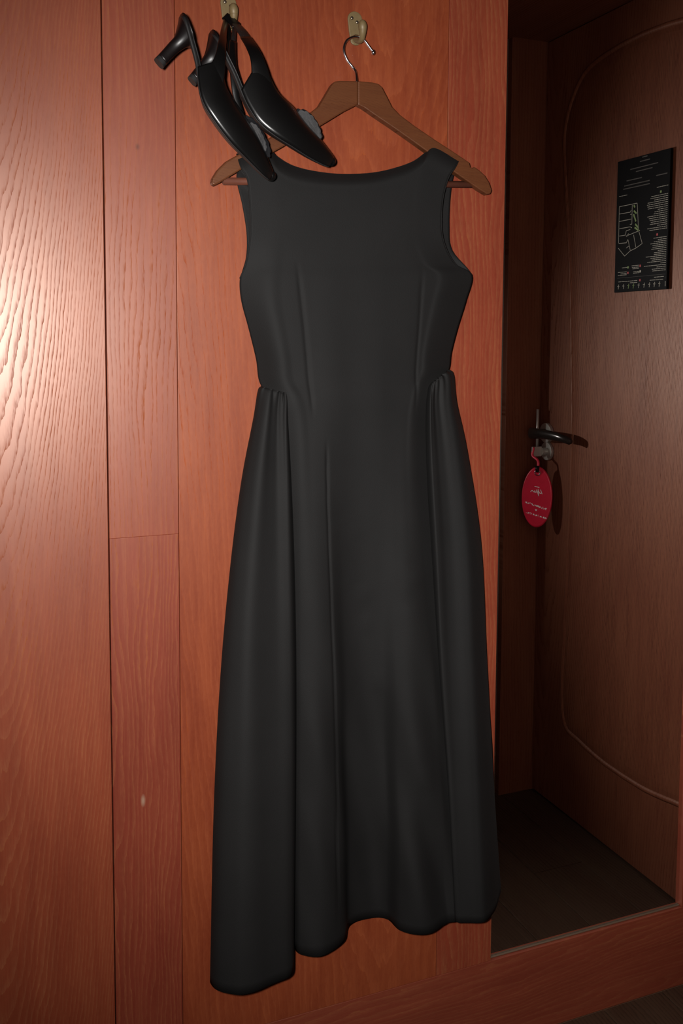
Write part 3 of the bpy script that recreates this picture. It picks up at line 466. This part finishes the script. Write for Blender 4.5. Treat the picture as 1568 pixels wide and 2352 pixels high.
# ------------------------------------------------------------------ door with a curved raised panel
D0, D1 = YJ + 0.003, -0.012
door = box('door_1', XR, XR + 0.04, D0, D1, 0.006, ZT - 0.003, M['door'], at=(XR, -0.39, 0.0), bev=0.0015)
tag(door, 'dark stained wooden door with a curved raised panel', 'door', kind='structure')
yc = (D0 + D1) / 2
half = [Vector((y, z, 0)) for y, z in T['dpanel']]
half = [Vector((2 * yc - (2 * yc - p.x), p.y, 0)) for p in half]
topc = [Vector((-0.545, 1.911, 0)), Vector((-0.47, 1.921, 0)), Vector((yc, 1.925, 0))]
botc = [Vector((yc, 0.209, 0)), Vector((-0.47, 0.212, 0)), Vector((-0.56, 0.226, 0)), Vector((-0.612, 0.240, 0))]
lft = resample(botc + half + topc, 4)
outl = [(p.x, p.y) for p in lft] + [(2 * yc - p.x, p.y) for p in reversed(lft[1:-1])]
def offset(ol, d):
    n, out = len(ol), []
    for i in range(n):
        a, b = Vector(ol[i - 1]), Vector(ol[(i + 1) % n])
        t = (b - a).normalized()
        out.append((ol[i][0] - t.y * d, ol[i][1] + t.x * d))
    return out
sgn = 1 if abs(offset(outl, 0.01)[len(outl) // 4][0] - yc) > abs(outl[len(outl) // 4][0] - yc) else -1
def panel_rings(spec):
    return [[(x, p[0], p[1]) for p in offset(outl, d * sgn)] for d, x in spec]
mould = loft('moulding', panel_rings([(0.009, XR + 0.001), (0.008, XR - 0.002), (0.004, XR - 0.0042), (0.0, XR - 0.0038), (-0.003, XR - 0.0012), (-0.005, XR + 0.001)]), M['door'], door, caps=False)
smooth_by_angle(mould, 60)
rp = panel_rings([(-0.003, XR + 0.001), (-0.004, XR - 0.0005), (-0.016, XR - 0.0022), (-0.030, XR - 0.0030)])
loft('raised_panel', rp, M['door_panel'], door, smooth=False)

# lever handle, rose, lock
ry, rz = T['rose'][1], T['rose'][2]
lev = empty('lever_handle', (XR, ry, rz)); lev.parent = door; lev.location = (0, ry + 0.39, rz)
ORG[lev.name] = Vector((XR, ry, rz))
disc('rose', (XR, ry, rz), (-1, 0, 0), 0.026, 0.009, M['steel'], lev)
ly = T['lever'][0][1]; lz = T['lever'][0][2]
tube('neck', [(XR - 0.008, ry, rz), (XR - 0.03, ry, rz), (XR - 0.050, ly - 0.004, rz)], [0.011, 0.010, 0.011], M['dark_steel'], lev, 14)
lp = resample([(1.388, ly - 0.016, rz), (1.384, ly + 0.01, rz + 0.002), (1.383, ly + 0.05, rz + 0.004), (1.386, ly + 0.095, rz + 0.003), (1.392, ly + 0.125, rz - 0.001), (1.403, ly + 0.148, rz - 0.008)], 5)
rings = []
for i, p in enumerate(lp):
    f = i / (len(lp) - 1)
    a = 0.0155 * (1 - 0.45 * f); bb = 0.008 * (1 - 0.3 * f)
    if i == 0: a, bb = a * 0.5, bb * 0.5
    if i == len(lp) - 1: a, bb = a * 0.4, bb * 0.4
    t = (lp[min(i + 1, len(lp) - 1)] - lp[max(i - 1, 0)]).normalized()
    z = Vector((0, 0, 1)); z = (z - t * z.dot(t)).normalized(); x = t.cross(z)
    rings.append([p + z * (a * math.cos(2 * PI * k / 14)) + x * (bb * math.sin(2 * PI * k / 14)) for k in range(14)])
loft('lever', rings, M['dark_steel'], lev)
kz = rz - 0.048
tube('latch_rod', [(1.412, T['rod'][0], T['rod'][1]), (1.412, T['rod'][0], T['rod'][2])], 0.0034, M['steel'], door, 14)
for zz in (rz,):
    tube('rod_guide', [(1.412, T['rod'][0], zz), (XR + 0.001, T['rod'][0], zz)], 0.0028, M['steel'], door, 10)
disc('lock_rose', (XR, ry + 0.004, kz), (-1, 0, 0), 0.024, 0.008, M['steel'], door)
cyl = tube('lock_cylinder', [(XR - 0.006, ry + 0.004, kz), (XR - 0.022, ry + 0.004, kz)], 0.010, M['steel'], door, 16)
smooth_by_angle(cyl, 50)

# room key with its red tag, hanging in the lock
kx, ky = XR - 0.022, ry + 0.004
key = empty('room_key', (kx, ky, kz))
tag(key, 'room key in the door lock with an oval red tag', 'key')
box('key_bow', kx - 0.030, kx, ky - 0.0012, ky + 0.0012, kz - 0.013, kz + 0.013, M['steel'], key, bev=0.001)
tt = [Vector(p) for p in T['tag']]
tc_, th = (tt[0] + tt[2]) / 2, (tt[0] - tt[2]).length / 2
nrm = Vector((-0.80, 0.60, 0.06)).normalized()
uu = nrm.cross(Vector((0, 0, 1))).normalized() * -1      # to the reader's right
vv = nrm.cross(uu) * -1
if vv.z < 0: vv = -vv
uu = vv.cross(nrm).normalized()
tw = 0.0415
def tag_pt(a, b, c): return tc_ + uu * (a * tw) + vv * (b * th) + nrm * c
tg = loft('tag', [[tag_pt(s * math.cos(2 * PI * k / 48), s * math.sin(2 * PI * k / 48) , c) for k in range(48)]
                  for s, c in ((0.90, -0.0040), (0.985, -0.003), (1.0, 0.0), (0.985, 0.003), (0.93, 0.0042), (0.905, 0.0038), (0.88, 0.0040))], M['red_leather'], key)
for s in (-1, 1):
    ey = tag_pt(s * 0.12, 0.80, 0)
    tube('eyelet', [tag_pt(0.17 * math.cos(2 * PI * k / 20), 0.80 + 0.085 * math.sin(2 * PI * k / 20), s * 0.0047) for k in range(21)], 0.0016, M['chrome'], tg, 8)
ribbon_pts = [(kx - 0.024, ky, kz + 0.012), (kx - 0.028, ky + 0.001, kz - 0.01), tag_pt(0.0, 1.18, 0.004), tag_pt(0.0, 0.80, 0.0055)]
tube('strap', resample(ribbon_pts, 5), 0.0034, M['red_leather'], key, 10)
tube('clip', [tag_pt(0.02, 1.02, 0.006), tag_pt(0.0, 0.92, 0.0075), tag_pt(0, 0.82, 0.007)], [0.006, 0.0055, 0.004], M['heel'], key, 10)
# printed marks on the tag: a small line, a script flourish, two lines of lettering, a small heart
pv, pf = [], []
def tag_quad(a0, b0, a1, b1, w):
    A, B = Vector((a0 * tw, b0 * th)), Vector((a1 * tw, b1 * th))
    t = (B - A).normalized(); s = Vector((-t.y, t.x)) * w / 2
    i = len(pv)
    for q in (A + s, B + s, B - s, A - s):
        pv.append(tc_ + uu * q.x + vv * q.y + nrm * 0.0043)
    pf.append((i, i + 1, i + 2, i + 3))
tag_quad(-0.16, 0.325, 0.16, 0.345, 0.0018)
script = [(-0.36, 0.12), (-0.28, 0.20), (-0.24, 0.26), (-0.33, 0.15), (-0.22, 0.13), (-0.12, 0.20), (-0.08, 0.27), (-0.12, 0.10), (-0.14, 0.04), (-0.04, 0.18), (0.02, 0.25), (0.0, 0.17), (0.08, 0.15), (0.14, 0.22), (0.14, 0.15), (0.24, 0.18), (0.30, 0.22), (0.40, 0.16)]
for a, b in zip(script[:-1], script[1:]): tag_quad(*a, *b, 0.0016)
random.seed(11)
for row, (b0, b1, n, wd) in enumerate(((-0.36, -0.20, 30, 0.0026), (-0.66, -0.52, 30, 0.0019))):
    for k in range(n):
        if random.random() < 0.16: continue
        a = -0.68 + 1.36 * k / (n - 1)
        bb = b0 + (b1 - b0) * k / (n - 1)
        tag_quad(a - 0.017, bb + 0.022 * random.choice((-1, 1)), a + 0.017, bb + 0.022 * random.choice((-1, 1)), wd)
tag_quad(-0.05, -0.40, 0.0, -0.45, 0.0022); tag_quad(0.05, -0.395, 0.0, -0.45, 0.0022)
tag(mesh_obj('tag_print', pv, pf, M['white_print'], tg), kind='stuff')

# ------------------------------------------------------------------ black notice with floor plan on the door
S = T['sign']
y0, y1 = S[0][1] + 0.003, S[1][1] + 0.004
z0, z1 = S[2][2], S[0][2]
sx = XR - 0.006
sign = empty('notice_board', (XR, (y0 + y1) / 2, z0))
tag(sign, 'black notice plate with a floor plan and fine print on the door', 'sign')
plate = box('plate', sx - 0.0065, sx + 0.0005, y0, y1, z0, z1, M['black_plate'], sign, bev=0.0006)
px_ = sx - 0.0068
class Print:
    def __init__(s): s.v, s.f = [], []
    def seg(s, a, b, w):
        a, b = Vector(a), Vector(b)
        if (b - a).length < 1e-6: return
        t = (b - a).normalized(); n = Vector((-t.y, t.x)) * w / 2
        i = len(s.v)
        for q in (a + n, b + n, b - n, a - n): s.v.append((px_, q.x, q.y))
        s.f.append((i, i + 1, i + 2, i + 3))
    def build(s, name, mat): tag(mesh_obj(name, s.v, s.f, mat, plate), kind='stuff')
def inside(p): return (min(max(p[0], y0 + 0.004), y1 - 0.004), min(max(p[1], z0 + 0.003), z1 - 0.004))
P = Print()
for a in T['plan']: P.seg(inside(a[:2]), inside(a[2:]), 0.0013)
P.build('floor_plan', M['grey_print'])
P = Print()
random.seed(8)
for a in T['text']:
    A, B = Vector(inside(a[:2])), Vector(inside(a[2:]))
    zz = (A.y + B.y) / 2
    y = B.x
    while y > A.x + 0.002:
        w = random.uniform(0.004, 0.013)
        e = max(y - w, A.x)
        P.seg((y, zz), (e, zz), 0.0012)
        y = e - 0.0011
P.build('fine_print', M['grey_print'])
P = Print()
for a in T['dim']:
    A, B = Vector(inside(a[:2])), Vector(inside(a[2:]))
    zz = (A.y + B.y) / 2
    P.seg((A.x, zz), (B.x, zz), 0.0022 if a is not T['dim'][-1] else 0.0006)
P.build('heading_print', M['dim_print'])
P = Print()
for a in T['green']:
    A, B = inside(a[:2]), inside(a[2:])
    P.seg(A, B, 0.004)
P.build('plan_shading', M['green_print'])
for c, mname, nm in ((0, 'grey_print', 'pictogram'), (1, 'red_print', 'coloured_symbol'), (2, 'green_print', 'green_symbol')):
    P = Print()
    for a in T['dots']:
        if a[2] == c: P.seg(inside((a[0] - 0.0025, a[1])), inside((a[0] + 0.0025, a[1])), 0.005)
    for a in T['icons']:
        cc = {0: 0, 1: 0, 2: 2}[a[2]]
        if cc == c:
            P.seg(inside((a[0], a[1] - 0.006)), inside((a[0] + 0.0015, a[1] + 0.005)), 0.0016)
            P.seg(inside((a[0] - 0.003, a[1] + 0.001)), inside((a[0] + 0.0035, a[1] + 0.0005)), 0.0014)
    if P.v: P.build(nm, M[mname])

# ------------------------------------------------------------------ coat hooks
def coat_hook(dx, dz, label):
    root = empty('coat_hook', (0.567 + dx, 0.0, 1.69 + dz))
    tag(root, label, 'hook', 'coat hooks on the wooden wall')
    ol = []
    for k in range(13):
        a = PI * k / 12
        ol.append((0.5662 + 0.0118 * math.cos(a), 1.7225 + 0.0118 * math.sin(a)))
    ol += [(0.5565, 1.705), (0.5590, 1.692)]
    for k in range(1, 6):
        a = PI + PI * k / 6
        ol.append((0.5675 + 0.0085 * math.cos(a), 1.6905 + 0.006 * math.sin(a)))
    ol += [(0.5762, 1.693), (0.5778, 1.708)]
    pl = prism('back_plate', [(x + dx, z + dz) for x, z in ol], 'y', -0.0032, 0.0, M['hook_paint'], root, bev=0.001)
    for x, z in ((0.5609, 1.7235), (0.5693, 1.7185)):
        ball('screw', (x + dx, -0.0034, z + dz), (0.0026, 0.0014, 0.0026), M['screw'], pl, 10, 6)
    pr = [(0.5680, -0.002, 1.6945), (0.5680, -0.011, 1.6900), (0.5676, -0.020, 1.6865), (0.5668, -0.028, 1.6875), (0.5655, -0.0335, 1.6930), (0.5648, -0.0355, 1.6985)]
    pr = resample([(x + dx, y, z + dz) for x, y, z in pr], 4)
    pg = tube('prong', pr, [0.0062 - 0.0018 * math.sin(PI * i / (len(pr) - 1)) for i in range(len(pr))], M['hook_paint'], root, 12)
    ball('knob', (0.5645 + dx, -0.0358, 1.7020 + dz), (0.0066, 0.0064, 0.0098), M['hook_paint'], pg, 16, 10, axis=(-0.10, -0.12, 1))
    return root
coat_hook(0.0, 0.0, 'worn beige metal coat hook holding the wooden hanger')
coat_hook(T['hk1knob'][0] - T['hk2knob'][0], T['hk1knob'][2] - T['hk2knob'][2], 'worn beige metal coat hook holding the black shoes')

# ------------------------------------------------------------------ wooden hanger
hang = empty('clothes_hanger', (T['hook'][0][0], -0.039, 1.55))
tag(hang, 'brown wooden clothes hanger with chrome hook carrying the dress', 'hanger')
for nm in ('hangL', 'hangR'):
    prism('hanger_arm', T[nm], 'y', -0.0465, -0.0325, M['brown_hanger'], hang, bev=0.0022)
hh = tube('hanger_hook', resample(T['hook'], 5), 0.0018, M['chrome'], hang, 12)
e = Vector(T['hook'][-1])
ball('hook_tip', e, (0.0032, 0.0032, 0.0042), M['chrome'], hh, 12, 8)
tube('trouser_bar', [T['bar'][0], T['bar'][1]], 0.0052, M['bar_wood'], hang, 14)

# ------------------------------------------------------------------ black dress
dress = empty('evening_dress', (0.58, -0.03, 1.40))
tag(dress, 'long black sleeveless evening dress with gathered side panels', 'dress')
def patch(name, grid, mu, mv, mat, parent, disp=None, thick=0.0016):
    rows = [resample(r, mu) for r in grid]
    cols = list(zip(*rows))
    cols = [resample(c, mv) for c in cols]
    nu, nv = len(cols), len(cols[0])
    v = []
    for j in range(nv):
        for i in range(nu):
            p = cols[i][j].copy()
            if disp: p = p + disp(i / (nu - 1), j / (nv - 1), p)
            v.append(p)
    f = [(j * nu + i, j * nu + i + 1, (j + 1) * nu + i + 1, (j + 1) * nu + i) for j in range(nv - 1) for i in range(nu - 1)]
    o = mesh_obj(name, v, f, mat, parent, smooth=True)
    solidify(o, thick, 0.0)
    return o
def nz(p, s, o=0.0): return noise.noise(Vector((p.x * s[0] + o, 0.0, p.z * s[1])))
def sstep(a, b, x):
    t = min(1, max(0, (x - a) / (b - a))); return t * t * (3 - 2 * t)
def line_x(z, pts):
    pts = sorted(pts)
    if z <= pts[0][0]: return pts[0][1]
    for (z0_, x0_), (z1_, x1_) in zip(pts[:-1], pts[1:]):
        if z <= z1_: return x0_ + (x1_ - x0_) * (z - z0_) / (z1_ - z0_)
    return pts[-1][1]
def front_disp(u, v, p):
    d = 0.0
    z = p.z
    env = sstep(1.42, 1.2, z)
    low = sstep(1.0, 0.5, z)
    d += 0.0024 * nz(p, (17, 1.6), 3) * env + 0.0030 * nz(p, (16, 5), 9) * low
    # soft diagonal drag folds in the lower middle of the skirt
    q = Vector((p.x * 20 + p.z * 7, 0, p.z * 2.4))
    d += 0.0105 * noise.noise(q + Vector((5, 0, 0))) * low
    for cxx, czz, a in CREASES:                # small wrinkles across the cloth
        k1, k2 = (p.x - cxx) / 0.022, (p.z - czz + 0.25 * (p.x - cxx)) / 0.0045
        if abs(k1) < 3 and abs(k2) < 3: d += a * math.exp(-k1 * k1 - k2 * k2)
    # darts of the bodice and the princess seam, pressed in a little
    for pts, w, a in (SEAMS):
        if pts[0][0] <= z <= pts[-1][0]:
            k = (p.x - line_x(z, pts)) / w
            ends = sstep(pts[0][0], pts[0][0] + 0.05, z) * sstep(pts[-1][0], pts[-1][0] - 0.05, z)
            d -= a * math.exp(-k * k) * ends
    edge = min(1, u * 14, (1 - u) * 14)
    return Vector((0, -d * edge, 0))
CREASES = ((0.535, 0.955, 0.0016), (0.640, 0.880, 0.0018), (0.560, 0.855, 0.0015), (0.625, 0.845, -0.0015), (0.570, 0.805, 0.0014), (0.585, 0.715, 0.0015), (0.655, 0.560, 0.0016))
SEAMS = [(((0.34, 0.515), (0.62, 0.512), (0.85, 0.503), (1.0, 0.497), (1.10, 0.495)), 0.0018, 0.0030),
         (((1.12, 0.475), (1.22, 0.466), (1.36, 0.452)), 0.0030, 0.0020),
         (((1.12, 0.640), (1.22, 0.645), (1.36, 0.655)), 0.0030, 0.0016)]
patch('front_panel', T['front'], 12, 14, M['fabric'], dress, front_disp)
def side_disp(ph, n, amp):
    def f(u, v, p):
        g = math.exp(-v * 7)                       # gathers crowd at the waist seam
        d = 0.0032 * g * math.sin(u * 46 + ph * 2 + 2 * math.sin(u * 9))
        d += amp * sstep(0.0, 0.25, v) * (1 - 0.55 * sstep(0.55, 1, v)) * math.sin(u * 2 * PI * n + ph + 0.8 * v)
        d += 0.0015 * nz(p, (30, 3), ph)
        edge = min(1, u * 8, (1 - u) * 8)
        return Vector((0, -d * edge, 0))
    return f
patch('side_panel', T['sideL'], 9, 18, M['fabric'], dress, side_disp(0.4, 2.6, 0.0042))
patch('side_panel', T['sideR'], 9, 18, M['fabric'], dress, side_disp(1.7, 2.2, 0.0036))
patch('back_panel', T['back'], 5, 6, M['fabric'], dress)
# narrow facing along the neckline and front armholes
def binding(name, pts, w=0.0022):
    tube(name, resample(pts, 5), w, M['fabric'], dress, 8)
FG = [[Vector(p) for p in r] for r in T['front']]
binding('neckline_edge', FG[0][1:-1], 0.0011)
binding('armhole_edge', [r[0] for r in FG[:7]], 0.0011)
binding('armhole_edge', [r[-1] for r in FG[:7]], 0.0011)

# ------------------------------------------------------------------ slingback shoes
TILT = 0.30        # the shoes hang rolled a little about their length, soles turned towards the wall
def shoe(S, label):
    sole, top, W, PO = [Vector(p) for p in S['sole']], [Vector(p) for p in S['top']], S['w'], S['po']
    root = empty('slingback_shoe', sole[6])
    tag(root, label, 'shoe', 'black slingback shoes on the coat hook')
    n = len(top)
    seatw = list(W) + list(S['seatw'])
    seatw = seatw[:len(sole)]
    # smooth curves along the shoe
    m = 6
    B = resample(sole, m); BT_ = resample(top, m)
    ws = [v.x for v in resample([(w, 0, 0) for w in seatw], m)]
    po = [v.x for v in resample([(a, 0, 0) for a in PO], m)]
    Yv = Vector((0, 1, 0))
    def frame(i):
        t = (B[min(i + 1, len(B) - 1)] - B[max(i - 1, 0)]).normalized()
        nrm = Yv.cross(t).normalized()
        return t, nrm
    up0 = (BT_[12] - B[12])
    def wdir(i):
        t, nrm = frame(i)
        if nrm.dot(up0) < 0: nrm = -nrm
        return (Yv + nrm * TILT).normalized()
    # upper: two walls that close over the toe and open into the foot hole
    nphi = 12
    uv_, uf_ = [], []
    for side in (-1, 1):
        base_i = len(uv_)
        for i in range(len(BT_)):
            ph = math.radians(min(90, po[i]))
            h = BT_[i] - B[i]
            H = h / max(0.2, math.sin(ph))
            Wd = wdir(i)
            for k in range(nphi + 1):
                a = ph * k / nphi
                c_ = max(0.0, math.cos(a))
                if ph > 1.56 and k == nphi: c_ = 0.0
                uv_.append(B[i] + H * (math.sin(a) ** 0.92) + Wd * (side * ws[i] * (c_ ** 0.8 + 0.10 * math.sin(2 * a) * (1 if c_ else 0))))
        for i in range(len(BT_) - 1):
            for k in range(nphi):
                q = base_i + i * (nphi + 1) + k
                uf_.append((q, q + 1, q + nphi + 2, q + nphi + 1))
    o = mesh_obj('upper', uv_, uf_, M['leather'], root)
    bm = bmesh.new(); bm.from_mesh(o.data)
    bmesh.ops.remove_doubles(bm, verts=bm.verts, dist=0.00005)
    bmesh.ops.recalc_face_normals(bm, faces=bm.faces)
    bm.to_mesh(o.data); bm.free()
    o.data.polygons.foreach_set('use_smooth', [True] * len(o.data.polygons))
    solidify(o, 0.0018, 0)
    # toe cap end
    ball('toe_tip', B[0] * 0.5 + BT_[0] * 0.5, (0.0070, 0.0080, 0.0070), M['leather'], root, 16, 10)
    # sole and seat in one plate along the whole foot
    rings = []
    for i in range(len(B)):
        t, nrm = frame(i)
        f = i / (len(B) - 1)
        w = ws[i] * 0.99
        th = 0.0019 if f < 0.6 else 0.0030
        if i == 0: w *= 0.6
        if i >= len(B) - 3: w *= (0.96, 0.82, 0.5)[i - len(B) + 3]
        ring = []
        for k in range(16):
            a = 2 * PI * k / 16
            c, s = math.cos(a), math.sin(a)
            ring.append(B[i] + wdir(i) * (w * math.copysign(abs(c) ** 0.35, c)) + nrm * (th * math.copysign(abs(s) ** 0.6, s)))
        rings.append(ring)
    loft('sole', rings, M['sole'], root)
    # sock lining on the foot side
    rings = []
    i0 = int(len(B) * 0.42)
    up = (BT_[i0] - B[i0]).normalized()
    for i in range(i0, len(B) - 1):
        t, nrm = frame(i)
        if nrm.dot(up) < 0: nrm = -nrm
        w = ws[i] * 0.93
        if i >= len(B) - 3: w *= 0.8
        Wd = wdir(i)
        rings.append([B[i] + nrm * 0.0036 + Wd * w, B[i] + nrm * 0.0050 + Wd * (w * 0.5), B[i] + nrm * 0.0052, B[i] + nrm * 0.0050 - Wd * (w * 0.5), B[i] + nrm * 0.0036 - Wd * w, B[i] + nrm * 0.002])
    loft('sock_lining', rings, M['lining'], root)
    # heel
    rings = []
    hp = [(Vector(c), Vector(a), b) for c, a, b in S['heel']]
    cs = resample([h[0] for h in hp], 4); as_ = resample([h[1] for h in hp], 4); bs = [v.x for v in resample([(h[2], 0, 0) for h in hp], 4)]
    for c, a, b in zip(cs, as_, bs):
        ring = []
        for k in range(20):
            g = 2 * PI * k / 20
            x, y = math.cos(g), math.sin(g)
            ring.append(c + a * math.copysign(abs(x) ** 0.7, x) + Yv * (b * math.copysign(abs(y) ** 0.7, y)))
        rings.append(ring)
    hl = loft('heel', rings, M['heel'], root)
    d = (cs[-1] - cs[-3]).normalized()
    tip = [[p + d * 0.0003 for p in rings[-1]], [cs[-1] + (p - cs[-1]) * 1.04 + d * 0.0055 for p in rings[-1]]]
    o = loft('heel_tip', tip, M['sole'], hl, smooth=False); smooth_by_angle(o, 50)
    for st in S['straps']:
        mat = M['elastic'] if st['part'] == 'elastic' else M['leather']
        ribbon(st['part'], st['path'], st['w'], 0.0028, mat, root)
    # felt rosette with a scalloped edge on the vamp
    ctr, end, out = [Vector(p) for p in S['flower']]
    ex = (end - ctr)
    half_len = ex.length; ex = ex.normalized()
    ey = (out - ctr); ey = (ey - ex * ey.dot(ex)); half_w = ey.length; ey = ey.normalized()
    nd = ex.cross(ey)
    if nd.y > 0: nd = -nd
    base_part = None
    for layer, (rad, off, mat, nm) in enumerate(((1.10 * S['edge'], 0.0, M['bead'], 'rosette'), (1.0, 0.0020, M['felt'], 'petals'), (0.5, 0.0038, M['felt'], 'rosette_centre'))):
        rings = []
        for h, sc in ((0, 0.96), (0.0006, 1.0), (0.0016, 0.97)):
            ring = []
            for k in range(60):
                g = 2 * PI * k / 60
                r = rad * sc * (1 + 0.11 * abs(math.sin(g * 7 + layer)) - 0.06)
                curl = 0.0010 * math.sin(g * 3 + layer)
                ring.append(ctr + ex * (r * half_len * math.cos(g)) + ey * (r * half_w * math.sin(g)) + nd * (off + h + curl))
            rings.append(ring)
        o = loft(nm, rings, mat, base_part or root, smooth=False)
        base_part = base_part or o
    return root
shoe(T['shoe1'], 'black leather slingback shoe overlapping the dress strap, toe down')
shoe(T['shoe2'], 'black leather slingback shoe with toe crossing the hanger arm')
